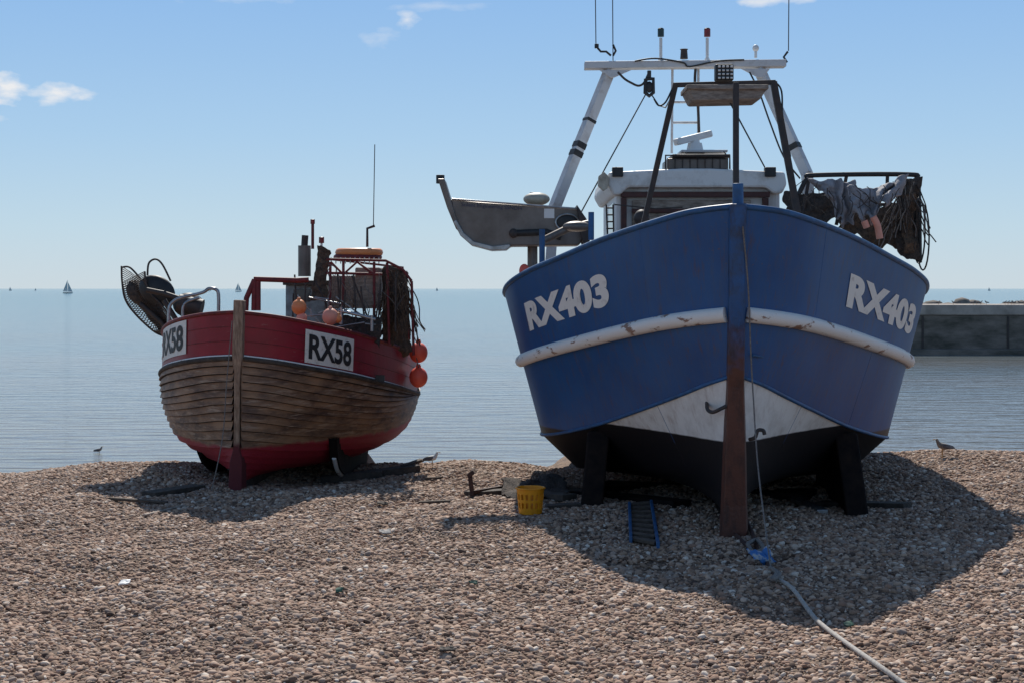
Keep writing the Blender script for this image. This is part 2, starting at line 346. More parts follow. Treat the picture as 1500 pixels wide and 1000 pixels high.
# wheelhouse
box('wheelhouse_walls',902,268,1143,475,19.0,2.6,'white',bb,.05)
plate('wheelhouse_roof',[(892,252),(1000,247),(1040,247),(1150,252),(1153,270),(1146,284),(1134,284),(1122,275),(920,275),(908,286),(898,286),(889,270)],18.85,3.0,'white',bb,.03)
box('wheelhouse_window_board',926,293,1100,345,18.93,.06,'tan',bb)
for i,(a,b,c,d) in enumerate([(910,281,1128,289),(910,290,918,345),(1118,290,1126,345),(926,306,1100,312)]): box('window_frame_%d'%i,a,b,c,d,18.88,.1,'brown',bb,.004)
box('window_pane',930,313,1096,345,18.905,.02,'tan',bb,.003)
for sx,nm in((902,'port'),(1143,'starboard')):
    X=W(sx,0,19).x+(-.006 if sx<1000 else .006)
    vs=[Vector((X+dx,y,z)) for dx in (0,.004 if sx>1000 else -.004) for y,z in((19.3,2.9),(20.3,2.9),(20.3,3.4),(19.3,3.4))]
    mesh('side_window_'+nm,vs,[[0,1,2,3],[7,6,5,4],[0,4,5,1],[1,5,6,2],[2,6,7,3],[3,7,4,0]],bb,'glass')
for a in(905,1129): box('roof_lamp_%d'%a,a-8,245,a+8,259,18.8,.12,'black',bb)
plate('deck_floodlight',[(877,258),(885,252),(893,260),(890,276),(884,280),(876,272)],18.75,.12,'cream',bb)
box('raft_cradle',978,232,1066,249,18.95,.7,'steel',bb,.02); box('raft_cradle_top',985,226,1070,231,18.92,.75,'dark',bb)
wires('cradle_slats',[PW([(978+k*11,232),(978+k*11,249)],18.93) for k in range(9)],.006,'dark',bb)
tube('cradle_handle',[(975,249),(975,228),(1069,228),(1069,248)],18.9,.012,'dark',bb)
cyl('radar_pedestal',W(1018,220,19.6),.13,.09,.18,'white',bb); cyl('radar_turret',W(1018,210,19.6),.07,.05,.14,'white',bb)
beam('radar_scanner',W(989,209,19.5),W(1041,196,19.7),.12,.09,'white',bb,.02)
beam('radar_shelf',W(995,224,19.6),W(1062,224,19.6),.5,.03,'whitemetal',bb)
wires('roof_rail',[PW([(900,300),(960,306),(1000,304)],18.6),PW([(1060,222),(1066,230)],18.9)],.008,'dark',bb)
GY=21.0
beam('gallows_crossbeam',W(856,97,GY),W(1150,94,GY),.22,.1,'whitemetal',bb,.01)
plate('gallows_gusset_port',[(878,103),(925,103),(900,114),(894,114)],GY-.12,.02,'whitemetal',bb)
plate('gallows_gusset_starboard',[(1085,101),(1128,101),(1118,114),(1110,114)],GY-.12,.02,'whitemetal',bb)
LW=.135
beam('gallows_leg_port',W(893,104,GY),W(812,305,GY-.4),LW,LW,'whitemetal',bb); beam('gallows_leg_starboard',W(1112,102,GY),W(1182,255,GY-.4),LW,LW,'whitemetal',bb)
beam('gallows_foot_port',W(812,303,GY-.4),W(800,470,GY-.4),.14,.14,'whitemetal',bb); beam('gallows_foot_starboard',W(1182,253,GY-.4),W(1196,470,GY-.4),.14,.14,'whitemetal',bb)
def on(a,b,t): return a.lerp(b,t)
LA,LB=W(893,104,GY),W(812,305,GY-.4)
for i,(t0,t1) in enumerate(((.36,.38),(.53,.57),(.59,.63))): beam('tape_band_%d'%i,on(LA,LB,t0),on(LA,LB,t1),LW+.012,LW+.012,'black',bb,.002)
RA,RB=W(1112,102,GY),W(1182,255,GY-.4); beam('tape_band_s',on(RA,RB,.72),on(RA,RB,.77),LW+.012,LW+.012,'black',bb,.002)
tube('gallows_cable',[(1098,106),(1112,135),(1128,180),(1148,230),(1172,262)],GY-.2,.012,'black',bb,True)
wires('mast_ladder',[PW([(985,100),(984,225)],GY+.1),PW([(1023,100),(1023,215)],GY+.1)]+[PW([(985,y),(1023,y)],GY+.1) for y in(125,150,180)],.018,'whitemetal',bb)
tube('mast_cable',[(1020,90),(1018,120),(1022,150),(1024,195)],GY+.05,.02,'dark',bb,True)
def masthead(name,px,lens):
    wires(name+'_post',[PW([(px,91),(px,56)],GY)],.022,'white',bb); cyl(name+'_base',W(px,88,GY),.04,.035,.04,'white',bb)
    cyl(name+'_lens',W(px,48.5,GY),.045,.045,.11,lens,bb); cyl(name+'_cap',W(px,42.5,GY),.048,.03,.02,'black',bb)
masthead('masthead_lamp_green',968,'greenlens'); masthead('masthead_lamp_red',1036,'redlens')
cyl('anchor_lamp',W(1002,80,GY),.055,.045,.13,'dark',bb); cyl('anchor_lamp_cap',W(1002,74,GY),.03,.06,.03,'dark',bb)
cyl('gps_stem',W(1107,80,GY),.02,.02,.1,'white',bb); ball('gps_dome',W(1107,71,GY),.045,.045,.05,'white',bb)
wires('whip_aerials',[PW([(898,90),(897,-60)],GY),PW([(1155,75),(1156,-60)],GY),PW([(873,68),(872,-20)],GY)],.007,'dark',bb)
wires('aerial_brackets',[PW([(895,82),(888,76),(880,76),(874,69)],GY),PW([(1153,92),(1148,84),(1154,76)],GY),PW([(898,82),(902,75),(898,66)],GY)],.016,'black',bb)
cyl('aerial_insulator',W(874,68,GY),.03,.03,.06,'black',bb)
wires('roof_wiring',[PW([(930,90),(960,86),(1000,92),(1010,98),(1050,90),(1090,88)],GY-.13)],.012,'black',bb,True)
wires('block_chain',[PW([(905,106),(915,116),(925,122),(935,126),(943,122),(950,108)],GY-.2)],.016,'dark',bb,True)
wires('lifting_block',[PW([(951,104),(951,114)],GY-.3),PW([(946,116),(945,136),(951,141),(957,136),(957,116),(946,116)],GY-.3)],.028,'black',bb)
ball('block_sheave',W(951,128,GY-.3),.05,.03,.08,'black',bb)
wires('rigging_lines',[PW([(945,140,20.7),(852,310,19.3)],0),PW([(1068,148,16.3),(1120,245,18.8)],0),PW([(955,140,20.7),(965,155,20.3),(975,158,19.8),(985,140,18.5)],0)],.009,'black',bb)
FY=16.4
beam('foremast_leg_port',W(990,122,FY),W(942,332,FY+.2),.06,.06,'dark',bb); beam('foremast_leg_starboard',W(1133,120,FY),W(1168,312,FY),.07,.07,'dark',bb)
beam('foremast_top_bar',W(988,125,FY),W(1136,121,FY),.05,.05,'dark',bb)
beam('foremast_centre_pole',W(1078,122,FY-.5),W(1078,330,FY-.7),.06,.06,'dark',bb)
plate('light_tray',[(1006,128),(1126,126),(1114,146),(1016,148)],FY-.3,.55,'tan',bb,.02)
box('tray_edge',1006,124,1126,131,FY-.34,.6,'tan',bb)
box('work_lamp',1048,94,1075,118,FY-.2,.12,'black',bb,.015); 
wires('lamp_leds',[PW([(1052+i*6,98+j*5.5),(1055.5+i*6,98+j*5.5)],FY-.215) for i in range(4) for j in range(4)],.011,'white',bb)
wires('foremast_loops',[PW([(985,130),(975,150),(965,155),(958,145)],FY),PW([(1136,121),(1145,135),(1147,180),(1158,230)],FY)],.010,'black',bb,True)
wires('deck_ladder',[PW([(888,300),(890,345)],17.6),PW([(898,300),(899,345)],17.6)]+[PW([(888,y),(899,y)],17.6) for y in(305,315,325,335)],.01,'dark',bb)
ball('anchor_lump',W(940,320,17.0),.09,.1,.1,'dark',bb)
NY=17.5
plate('hauler_body',[(660,292),(700,296),(846,306),(856,318),(858,345),(848,360),(748,361),(742,366),(720,367),(690,359),(674,345),(664,325)],NY,.45,'steel',bb,.02)
plate('hauler_lip',[(664,325),(674,345),(690,359),(720,367),(742,366),(748,361),(746,358),(722,361),(694,354),(679,341),(668,322)],NY-.04,.53,'steell',bb,.006)
plate('hauler_chute_arm',[(641,262),(651,262),(668,318),(678,338),(668,336),(655,305)],NY-.03,.5,'steel',bb,.01)
cyl('chute_roller',W(645,263,NY+.2),.05,.05,.1,'black',bb)
ball('hauler_hole',W(831,326,NY-.01),.13,.02,.09,'black',bb)
wires('hauler_rim',[[W(831+17*math.cos(a),326+12*math.sin(a),NY-.02) for a in [i*math.pi/12 for i in range(25)]],PW([(662,292),(846,306),(857,320)],NY-.02)],.012,'steell',bb)
wires('hauler_slot',[PW([(750,342),(800,340),(822,348)],NY-.01)],.04,'black',bb)
ball('hauler_grommet',W(752,342,NY-.03),.05,.03,.055,'dark',bb)
box('hauler_sticker',797,306,812,320,NY-.012,.01,'white',bb,0)
v2,f2=text_mesh('Solent Engineering SSNDH',.0,1.0)
mesh('hauler_lettering',[W(676+88*p.x, 304-7*p.y+6*p.x,NY-.006) for p in v2],f2,bb,'inkb')
plate('hauler_mount',[(845,300),(862,325),(866,350),(858,362),(852,350)],NY-.1,.6,'dark',bb)
wires('hauler_post',[PW([(780,360),(780,400)],NY+.3)],.06,'steel',bb)
ball('fish_bin',W(786,292,18.0),.16,.14,.08,'cream',bb); cyl('fish_bin_cap',W(781,285,18.0),.05,.04,.05,'white',bb)
wires('bulwark_posts',[PW([(866,311),(866,352)],16.6),PW([(794,336),(794,392)],16.6)],.032,'bluep',bb)
wires('bow_roller_arm',[PW([(797,352),(830,336),(862,328)],16.9)],.045,'steel',bb); ball('bow_roller',W(845,332,16.85),.16,.09,.06,'steel',bb)
ball('red_float',W(768,397,17.2),.06,.06,.08,'redb',bb)
RY=18.3
tube('net_frame_pipe',[(1170,285),(1182,262),(1195,257),(1330,256),(1343,264),(1346,300),(1347,385)],RY,.03,'black',bb,True)
wires('net_frame_bars',[PW([(1185,262),(1175,320)],RY+.2),PW([(1240,258),(1225,330)],RY+.2),PW([(1300,258),(1297,340)],RY+.3),PW([(1318,262),(1322,375)],RY),PW([(1333,262),(1336,380)],RY),PW([(1180,300),(1330,300)],RY+.3)],.022,'dark',bb)
cloth('crumpled_tarpaulin',[W(1176,262,RY-.45),W(1252,258,RY-.45),W(1268,322,RY-.6),W(1212,306,RY-.5)],60,40,.09,2.6,'greysheet',bb,.03,.22,4,.05)
cloth('tarpaulin_fold',[W(1236,270,RY-.6),W(1334,262,RY-.5),W(1302,304,RY-.7),W(1250,322,RY-.65)],60,40,.09,2.9,'greysheet',bb,.02,.15,4,.05)
cloth('hanging_net',[W(1314,262,RY-.1),W(1346,262,RY-.1),W(1345,382,RY-.1),W(1317,372,RY-.1)],16,36,.07,4,'net',bb)
cloth('hanging_net_brown',[W(1322,280,RY-.2),W(1340,280,RY-.2),W(1338,372,RY-.2),W(1324,372,RY-.2)],10,30,.05,5,'netb',bb)
cloth('net_heap',[W(1152,284,RY+.3),W(1240,276,RY+.3),W(1240,335,RY+.1),W(1150,320,RY+.1)],30,20,.09,3.5,'net',bb,0,.1)
cloth('net_heap_aft',[W(1230,312,RY+.2),W(1325,300,RY+.2),W(1325,370,RY+.1),W(1230,335,RY+.1)],24,20,.07,4,'netb',bb,0,.1)
strands('hanging_lines',18,1310,1345,262,300,RY-.22,.008,'net',bb,.6,3)
strands('hanging_lines_pale',14,1308,1345,262,300,RY-.26,.006,'ropeg',bb,.6,31)
strands('tarp_lines',22,1170,1320,262,290,RY-.75,.005,'net',bb,.3,5)
wires('rope_coils',[[W(1352+dx+9*math.sin(a),300+dy+ 48*(1-math.cos(a)),RY-.1+.05*math.sin(2*a)) for a in [i*math.pi/12 for i in range(25)]] for dx,dy in((0,0),(-6,-10))],.010,'black',bb)
wires('pink_floats',[PW([(1279,318),(1285,330),(1289,350)],RY-.75),PW([(1266,324),(1270,334)],RY-.75)],.04,'salmon',bb,True)
wires('bow_line',[PW([(1088,332,13.45),(1096,420,13.55),(1100,520,13.6),(1104,590,13.5),(1110,680,13.2),(1122,780,12.5),(1131,842,11.95)],0)],.007,'ropeg',bb,True)
# =============================================================== RED BOAT
rb=empty('fishing_boat',(-3.22,17.5,0))
sheer=[(-.15,.04,2.03),(0,.42,1.99),(.3,.78,1.92),(.9,1.13,1.82),(1.6,1.39,1.70),(2.4,1.56,1.58),(3.4,1.62,1.45),(4.6,1.56,1.34),(6,1.35,1.30),(7.5,1.0,1.36)]
zst=[1.53,1.18,.85,.46,.25,.06]; zmid=[None,.86,.60,.33,.12,.03]; sof=[.03,.05,.09,.14,.2,.25]
fw=[.99,.84,.66,.42,.22,.04]; md=[1.0,1.0,.96,.86,.58,.04]
rrows=[sheer]
for r in range(6):
    row=[]
    for k,(a,b,z) in enumerate(sheer):
        w=min(1,k/5); w=w*w*(3-2*w); zr=z-.5 if k else 1.53
        zz=zr if r==0 else (zst[r]*(1-w)+zmid[r]*w)
        ff=fw[r]*(1-w)+md[r]*w
        row.append((a+sof[r]*(1 if k<6 else 0.6), max(.04,b*ff) if r<5 else .04, zz))
    rrows.append(row)
RH=Hull(rrows,(-3.22,17.5,0),math.radians(3.0),math.radians(2.2),True)
RH.surf('bulwark',0,1,6,90,'crimson',rb)
RH.surf('clinker_planking',1,4,11,90,'clinker',rb,clink=.04)
RH.surf('clinker_bottom',4,6,5,90,'clinker',rb,clink=.026)
RH.rail('plank_lap_shadows',[1+3*i/11+.012 for i in range(1,11)],.014,.011,'lapshade',rb,t0=.1)  # dark lines painting in the shadow below each plank lap
RH.deck('deck',.9,40,'wood',rb); RH.transom('transom','clinker',rb)
RH.rail('gunwale_cap',0,.0,.024,'redp',rb,t0=.05)
RH.rail('white_line',1,.012,.014,'rubwhite',rb,t0=.1); RH.rail('rubbing_band',1.07,.02,.03,'woodd',rb,t0=.1)
stem('stem_post',RH,[(-.12,2.17,.07,.10),(-.09,1.5,.07,.10),(-.06,1.35,.045,.1),(0,.9,.04,.10),(.08,.45,.045,.12),(.12,.3,.09,.16),(.14,-.05,.1,.18)],'rstem',rb,.1)
beam('keel_timber',RH.loc(.1,0,.02),RH.loc(7.4,0,.05),.12,.2,'woodd',rb)
def board(H_,name,pa,pb,v0,v1,side,txt,par,tm):
    n=16; vs=[Vector((i/n,j/4,0)) for j in range(5) for i in range(n+1)]
    fs=[[j*(n+1)+i,j*(n+1)+i+1,(j+1)*(n+1)+i+1,(j+1)*(n+1)+i] for j in range(4) for i in range(n)]
    ta,tb=H_.find(pa,.5,side,.05,tm),H_.find(pb,.5,side,.05,tm)
    o=H_.decal(name,vs,fs,ta,tb,v0,v1,side,'plate',par,.012)
    vt,ft=text_mesh(txt,.03,1.0)
    vt=[Vector((.06+.88*p.x,.12+.76*p.y,0)) for p in vt]
    H_.decal(name+'_text',vt,ft,ta,tb,v0,v1,side,'ink',par,.017)
board(RH,'number_board_starboard',446,517,.16,.94,1,'RX58',rb,5)
board(RH,'number_board_port',240,274,.06,.86,-1,'RX58',rb,4.7)
wires('bulwark_seams',[[RH.pt(.15+7*i/50,v,sd)+RH.nrm(.15+7*i/50,v,sd)*.002 for i in range(51)] for sd in(-1,1) for v in(.33,.66)],.004,'redp',rb)
box('scupper',550,549,563,558,18.9,.05,'black',rb,.002)
for sd,nm in((-1,'port'),(1,'starboard')):
    k=.72 if sd<0 else .95
    prof=[(1.0,.5),(1.15,.25),(1.4,.08),(1.8,-.04),(2.4,-.1),(3.6,-.12),(3.9,.35)]
    a=[RH.loc(s_,(k-.05)*sd,z) for s_,z in prof]; b=[RH.loc(s_,(k+.05)*sd,z) for s_,z in prof]; n=len(prof)
    mesh('bilge_keel_'+nm,a+b,[list(range(n)),list(range(2*n-1,n-1,-1))]+[[i,(i+1)%n,n+(i+1)%n,n+i] for i in range(n)],rb,'tar',bevel=.01)
    wires('bilge_keel_shoe_'+nm,[[RH.loc(s_,k*sd,z-.005) for s_,z in prof[1:6]]],.028,'rubwhite' if sd>0 else 'tar',rb,True)
# port hauler : net chute and rollers
ball('hauler_wheel',W(230,426,19.6),.25,.1,.19,'black',rb,rot=Matrix.Rotation(.5,3,'Y')); ball('hauler_wheel_2',W(276,447,19.4),.2,.16,.16,'black',rb)
wires('hauler_roller',[PW([(262,444),(296,452)],19.3)],.12,'dark',rb)
ball('hauler_drum',W(204,430,19.8),.2,.12,.14,'net',rb,rot=Matrix.Rotation(.8,3,'Y'))
A=PW([(178,390),(179,415),(184,440),(200,462),(225,485),(240,492)],19.9); B=PW([(212,398),(214,415),(222,432),(235,445),(246,460),(256,480)],19.5)
wires('basket_hoops',[A,B,PW([(178,392),(190,392),(205,408),(212,420)],19.8),PW([(216,404),(218,386),(228,380),(238,388),(250,412)],19.5)],.013,'dark',rb,True)
def lerpl(P,t):
    x=t*(len(P)-1); i=min(int(x),len(P)-2); return P[i].lerp(P[i+1],x-i)
cross=[]
for i in range(40):
    t=i/39; cross.append([lerpl(A,t),lerpl(B,min(1,t+.2))]); cross.append([lerpl(B,t),lerpl(A,min(1,t+.2))])
wires('basket_mesh',cross,.006,'dark',rb,res=1)
cloth('chute_liner',[lerpl(A,.35)+Vector((.05,.1,0)),lerpl(B,.3)+Vector((0,.1,0)),lerpl(B,1),lerpl(A,1)],14,20,.03,5,'net',rb)
wires('hauler_arms',[PW([(240,440),(262,475),(262,490)],19.3),PW([(205,445),(235,470),(250,490)],19.6),PW([(270,440),(240,430),(215,425)],19.3)],.035,'dark',rb)
wires('bow_rail',[PW([(247,480),(248,452),(254,442),(266,436),(296,429),(306,423),(316,424),(320,432),(320,462)],18.9),PW([(268,470),(270,446),(292,436)],19.2)],.022,'steell',rb,True)
wires('red_rails',[PW(l,18.6) for l in([(372,455),(373,409)],[(372,409),(435,411),(452,410)],[(373,410),(361,437),(360,455)],[(378,455),(378,412)])],.034,'redp',rb)
box('wheelhouse',418,416,478,475,20.0,1.6,'teal',rb,.03); box('wheelhouse_roof',414,411,485,418,19.9,1.8,'wood',rb)
box('wheelhouse_window',430,424,454,442,19.985,.02,'glass',rb,.002)
box('cabin_board',520,392,557,452,19.2,.9,'tan',rb,.02); box('cabin_board_low',482,404,518,452,19.4,.8,'tan',rb,.02)
wires('exhaust_stack',[PW([(446,405),(446,360)],19.9)],.085,'steel',rb); wires('exhaust_top',[PW([(446,360),(447,345)],19.9)],.045,'dark',rb)
cloth('brown_sail_bundle',[W(463,362,19.2),W(484,365,19.2),W(478,440,19.1),W(455,442,19.1)],12,28,.05,5,'netb',rb)
wires('signal_mast',[PW([(458,365),(458,322)],19.7)],.02,'redp',rb); cyl('signal_lens',W(458,325,19.7),.03,.03,.06,'redlens',rb)
cyl('stern_lamp',W(471,352,19.7),.035,.035,.08,'redlens',rb); wires('lamp_pole',[PW([(471,356),(471,375)],19.7)],.015,'white',rb)
def ring(name,c,R,r,m,par,sq=.3,n=24,tilt=0):
    L=[[c+Vector((R*math.cos(i*2*math.pi/n),R*sq*3*math.sin(i*2*math.pi/n)*.9,tilt*math.cos(i*2*math.pi/n))) for i in range(n+1)]]
    return wires(name,L,r,m,par)
ring('lifebuoy',W(526,370,20.3),.27,.055,'orange',rb); ring('lifebuoy_lower',W(524,377,20.3),.29,.04,'redp',rb)
wires('canopy_frame',[PW(l,19.1) for l in([(484,384),(483,450)],[(478,380),(565,382),(590,395),(603,412)],[(603,412),(606,520)],[(567,385),(570,505)],[(503,380),(503,450)],[(548,384),(548,470)],[(478,400),(560,402)],[(484,384),(503,402),(523,384),(548,402)])]+[PW([(484,380,21),(590,392,21),(600,510,21)],0)],.018,'redp',rb)
wires('rack_slats',[PW([(485+i*7,378,19.4),(485+i*7,386,20.8)],0) for i in range(11)],.008,'steell',rb)
cloth('hanging_net',[W(566,388,19.6),W(598,402,19.9),W(600,518,19.9),W(564,504,19.6)],22,40,.08,4,'netb',rb,0,.15)
cloth('hanging_net_inner',[W(562,392,19.3),W(580,395,19.3),W(582,500,19.3),W(560,490,19.3)],16,36,.05,5,'netb',rb,0,.15)
cloth('net_pile',[W(500,462,19.0),W(560,466,19.0),W(560,505,18.9),W(480,485,18.9)],30,16,.07,4,'net',rb)
strands('net_lines',22,562,598,392,430,19.25,.008,'net',rb,.7,11); strands('gear_lines',30,480,560,385,440,19.05,.005,'ropeg',rb,.4,12); strands('gear_lines_tan',34,558,600,395,440,19.15,.006,'netb',rb,.7,13)
rr=random.Random(4)
wires('gear_clutter',[PW([(rr.uniform(430,560),rr.uniform(430,485)),(rr.uniform(430,560),rr.uniform(430,485))],18.9+rr.uniform(-.2,.3)) for _ in range(12)],.010,'steell',rb)
wires('gear_clutter_dark',[PW([(a_+rr.uniform(-18,18),rr.uniform(400,440)),(a_+rr.uniform(-18,18),rr.uniform(455,490))],19.0+rr.uniform(-.2,.3)) for a_ in range(435,595,11)],.011,'dark',rb)
wires('white_roller_rail',[PW([(495,455),(520,460),(550,468)],18.6),PW([(500,475),(500,450)],18.6),PW([(545,485),(545,462)],18.6)],.022,'steell',rb)
wires('aerial',[PW([(547,330),(549,212)],20.4)],.006,'dark',rb); wires('aerial_mount',[PW([(538,362),(538,335),(549,331)],20.4)],.018,'dark',rb)
for i,(x,y,r,m) in enumerate([(438,450,11,'orange'),(484,464,12,'salmon'),(442,466,8,'salmon'),(495,467,6,'orange')]):
    ball('buoy_%d'%i,W(x,y,18.3),r*18.3/F,r*18.3/F,r*1.05*18.3/F,m,rb); cyl('buoy_neck_%d'%i,W(x,y-r-1,18.3),.03,.02,.04,m,rb,12)
for i,y in enumerate((516,552)):
    c=W(613,y,20.3); ball('fender_%d'%i,c,.125,.125,.14,'redb',rb); cyl('fender_neck_%d'%i,c+Vector((0,0,.15)),.04,.025,.06,'redb',rb)
wires('fender_lines',[PW([(606,470),(613,500)],20.2),PW([(605,500),(613,538)],20.2)],.008,'ropeg',rb)
wires('stem_line',[PW([(340,470,17.2),(332,560,17.2),(326,640,17.1),(310,718,16.9)],0)],.006,'ropeg',rb,True)
# =============================================================== GROUND
def sst(a,b,x):
    t=max(0,min(1,(x-a)/(b-a))); return t*t*(3-2*t)
CR=[(-60,-.4),(-12,-.35),(-7,-.21),(-5.5,-.05),(-4.5,-.04),(-3.6,-.12),(-2,-.12),(-1.2,-.1),(-.5,-.03),(.0,-.06),(.7,-.14),(2,-.1),(4,-.05),(5,.05),(6.2,.10),(8,.02),(14,0),(60,0)]
def crest(x):
    for (a,b),(c,d) in zip(CR,CR[1:]):
        if a<=x<=c:
            t=(x-a)/(c-a); t=t*t*(3-2*t); return b+(d-b)*t
    return -.3
def g(x,y):
    z=crest(x)*sst(15.5,20,y)
    fall=sst(20.2,28,y)*2.4+max(0,y-27)*.1
    pad=max(sst(.0,.9,x)*(1-sst(4.0,4.7,x)),sst(-4.2,-3.6,x)*(1-sst(-2.3,-1.8,x)))*(1-sst(23.5,27,y))
    z-=fall*(1-pad)+pad*.04*max(0,y-20)
    n=noise.noise(Vector((x*.45,y*.45,1)))*.12+noise.noise(Vector((x*1.3,y*1.3,5)))*.07+noise.noise(Vector((x*3.5,y*3.5,9)))*.028
    return z+n*(.5 if 13<y<16 and 0<x<4.5 else 1.)*(1-.6*sst(19,20.5,y))
xs=[-300,-150,-80,-50,-30,-20,-15]+[-12+.12*i for i in range(201)]+[15,20,30,50,80,150,300]
ys=[-80,-40,-20,-10,-4,0,3,5]+[6+.12*i for i in range(185)]+[30,33,37,42,50,70,120]
vs=[Vector((x,y,max(-7,g(x,y)))) for y in ys for x in xs]; nx=len(xs)
fs=[[j*nx+i,j*nx+i+1,(j+1)*nx+i+1,(j+1)*nx+i] for j in range(len(ys)-1) for i in range(nx-1)]
gm=mat('shingle',(.26,.17,.115),(.13,.085,.06),.9,scale=2)
nt=gm.node_tree;N=nt.nodes;L=nt.links;b=N['Principled BSDF']
tc=N.new('ShaderNodeTexCoord'); vo=N.new('ShaderNodeTexVoronoi'); vo.inputs['Scale'].default_value=34; L.new(tc.outputs['Object'],vo.inputs['Vector'])
hs=N.new('ShaderNodeHueSaturation'); L.new(N[gm['mx']].outputs['Result'],hs.inputs['Color'])
sp=N.new('ShaderNodeSeparateColor'); L.new(vo.outputs['Color'],sp.inputs[0]); r=N.new('ShaderNodeMapRange'); r.inputs['To Min'].default_value=.45; r.inputs['To Max'].default_value=1.5; L.new(sp.outputs[0],r.inputs['Value']); L.new(r.outputs[0],hs.inputs['Value'])
L.new(hs.outputs[0],b.inputs['Base Color'])
bp=N.new('ShaderNodeBump'); bp.invert=True; bp.inputs['Strength'].default_value=1; bp.inputs['Distance'].default_value=.02; L.new(vo.outputs['Distance'],bp.inputs['Height']); L.new(bp.outputs[0],b.inputs['Normal'])
mesh('shingle_beach',vs,fs,None,gm,True)
pm=bpy.data.materials.new('pebble_stone'); pm.use_nodes=True; nt=pm.node_tree;N=nt.nodes;L=nt.links;b=N['Principled BSDF']; b.inputs['Roughness'].default_value=.8; b.inputs['Specular IOR Level'].default_value=.35
oi=N.new('ShaderNodeObjectInfo'); cr_=N.new('ShaderNodeValToRGB'); L.new(oi.outputs['Random'],cr_.inputs['Fac'])
el=cr_.color_ramp.elements; el[0].position=0; el[0].color=(.08,.05,.037,1); el[1].position=1; el[1].color=(.72,.62,.52,1)
for p,c in((.13,(.22,.135,.09)),(.33,(.43,.28,.19)),(.46,(.29,.165,.11)),(.62,(.50,.34,.24)),(.75,(.27,.21,.175)),(.88,(.54,.38,.28)),(.95,(.60,.48,.38))):
    e=el.new(p); e.color=(*c,1)
L.new(cr_.outputs[0],b.inputs['Base Color'])
pv=[];pf=[]; ny=110; nxx=90
for j in range(ny+1):
    y=7.2+(21.2-7.2)*j/ny; hw=.36*y+1.0
    for i in range(nxx+1):
        x=-hw+2*hw*i/nxx; pv.append(Vector((x,y,g(x,y)+.002)))
for j in range(ny):
    for i in range(nxx): pf.append([j*(nxx+1)+i,j*(nxx+1)+i+1,(j+1)*(nxx+1)+i+1,(j+1)*(nxx+1)+i])
po=mesh('shingle_pebbles',pv,pf,None,pm)
ng=bpy.data.node_groups.new('scatter_pebbles','GeometryNodeTree')
ng.interface.new_socket('Geometry',in_out='INPUT',socket_type='NodeSocketGeometry'); ng.interface.new_socket('Geometry',in_out='OUTPUT',socket_type='NodeSocketGeometry')
n=ng.nodes; gi=n.new('NodeGroupInput'); go=n.new('NodeGroupOutput'); l=ng.links
di=n.new('GeometryNodeDistributePointsOnFaces'); di.inputs['Density'].default_value=1200; l.new(gi.outputs[0],di.inputs['Mesh'])
ico=n.new('GeometryNodeMeshIcoSphere'); ico.inputs['Radius'].default_value=1; ico.inputs['Subdivisions'].default_value=2
sp_=n.new('GeometryNodeSetPosition'); nn=n.new('ShaderNodeTexNoise'); nn.inputs['Scale'].default_value=.9
vm=n.new('ShaderNodeVectorMath'); vm.operation='SUBTRACT'; vm.inputs[1].default_value=(.5,.5,.5); l.new(nn.outputs['Color'],vm.inputs[0])
vm2=n.new('ShaderNodeVectorMath'); vm2.operation='SCALE'; vm2.inputs['Scale'].default_value=.9; l.new(vm.outputs[0],vm2.inputs[0]); l.new(vm2.outputs[0],sp_.inputs['Offset']); l.new(ico.outputs[0],sp_.inputs['Geometry'])
sm_=n.new('GeometryNodeSetShadeSmooth'); l.new(sp_.outputs[0],sm_.inputs[0])
sma=n.new('GeometryNodeSetMaterial'); sma.inputs['Material'].default_value=pm; l.new(sm_.outputs[0],sma.inputs[0])
ins=n.new('GeometryNodeInstanceOnPoints'); l.new(di.outputs['Points'],ins.inputs['Points']); l.new(sma.outputs[0],ins.inputs['Instance'])
rv=n.new('FunctionNodeRandomValue'); rv.data_type='FLOAT_VECTOR'; rv.inputs[0].default_value=(-.5,-.5,0); rv.inputs[1].default_value=(.5,.5,6.28); l.new(rv.outputs[0],ins.inputs['Rotation'])
rs1=n.new('FunctionNodeRandomValue'); rs1.data_type='FLOAT_VECTOR'; rs1.inputs[0].default_value=(.8,.6,.42); rs1.inputs[1].default_value=(1.3,1.,.8); rs1.inputs['Seed'].default_value=3
rs2=n.new('FunctionNodeRandomValue'); rs2.data_type='FLOAT'; rs2.inputs[2].default_value=0; rs2.inputs[3].default_value=1; rs2.inputs['Seed'].default_value=8
pw=n.new('ShaderNodeMath'); pw.operation='POWER'; pw.inputs[1].default_value=4.0; l.new(rs2.outputs[1],pw.inputs[0])
ma=n.new('ShaderNodeMath'); ma.operation='MULTIPLY_ADD'; ma.inputs[1].default_value=.026; ma.inputs[2].default_value=.0098; l.new(pw.outputs[0],ma.inputs[0])
vs_=n.new('ShaderNodeVectorMath'); vs_.operation='SCALE'; l.new(rs1.outputs[0],vs_.inputs[0]); l.new(ma.outputs[0],vs_.inputs['Scale']); l.new(vs_.outputs[0],ins.inputs['Scale'])
l.new(ins.outputs[0],go.inputs[0])
po.modifiers.new('scatter','NODES').node_group=ng
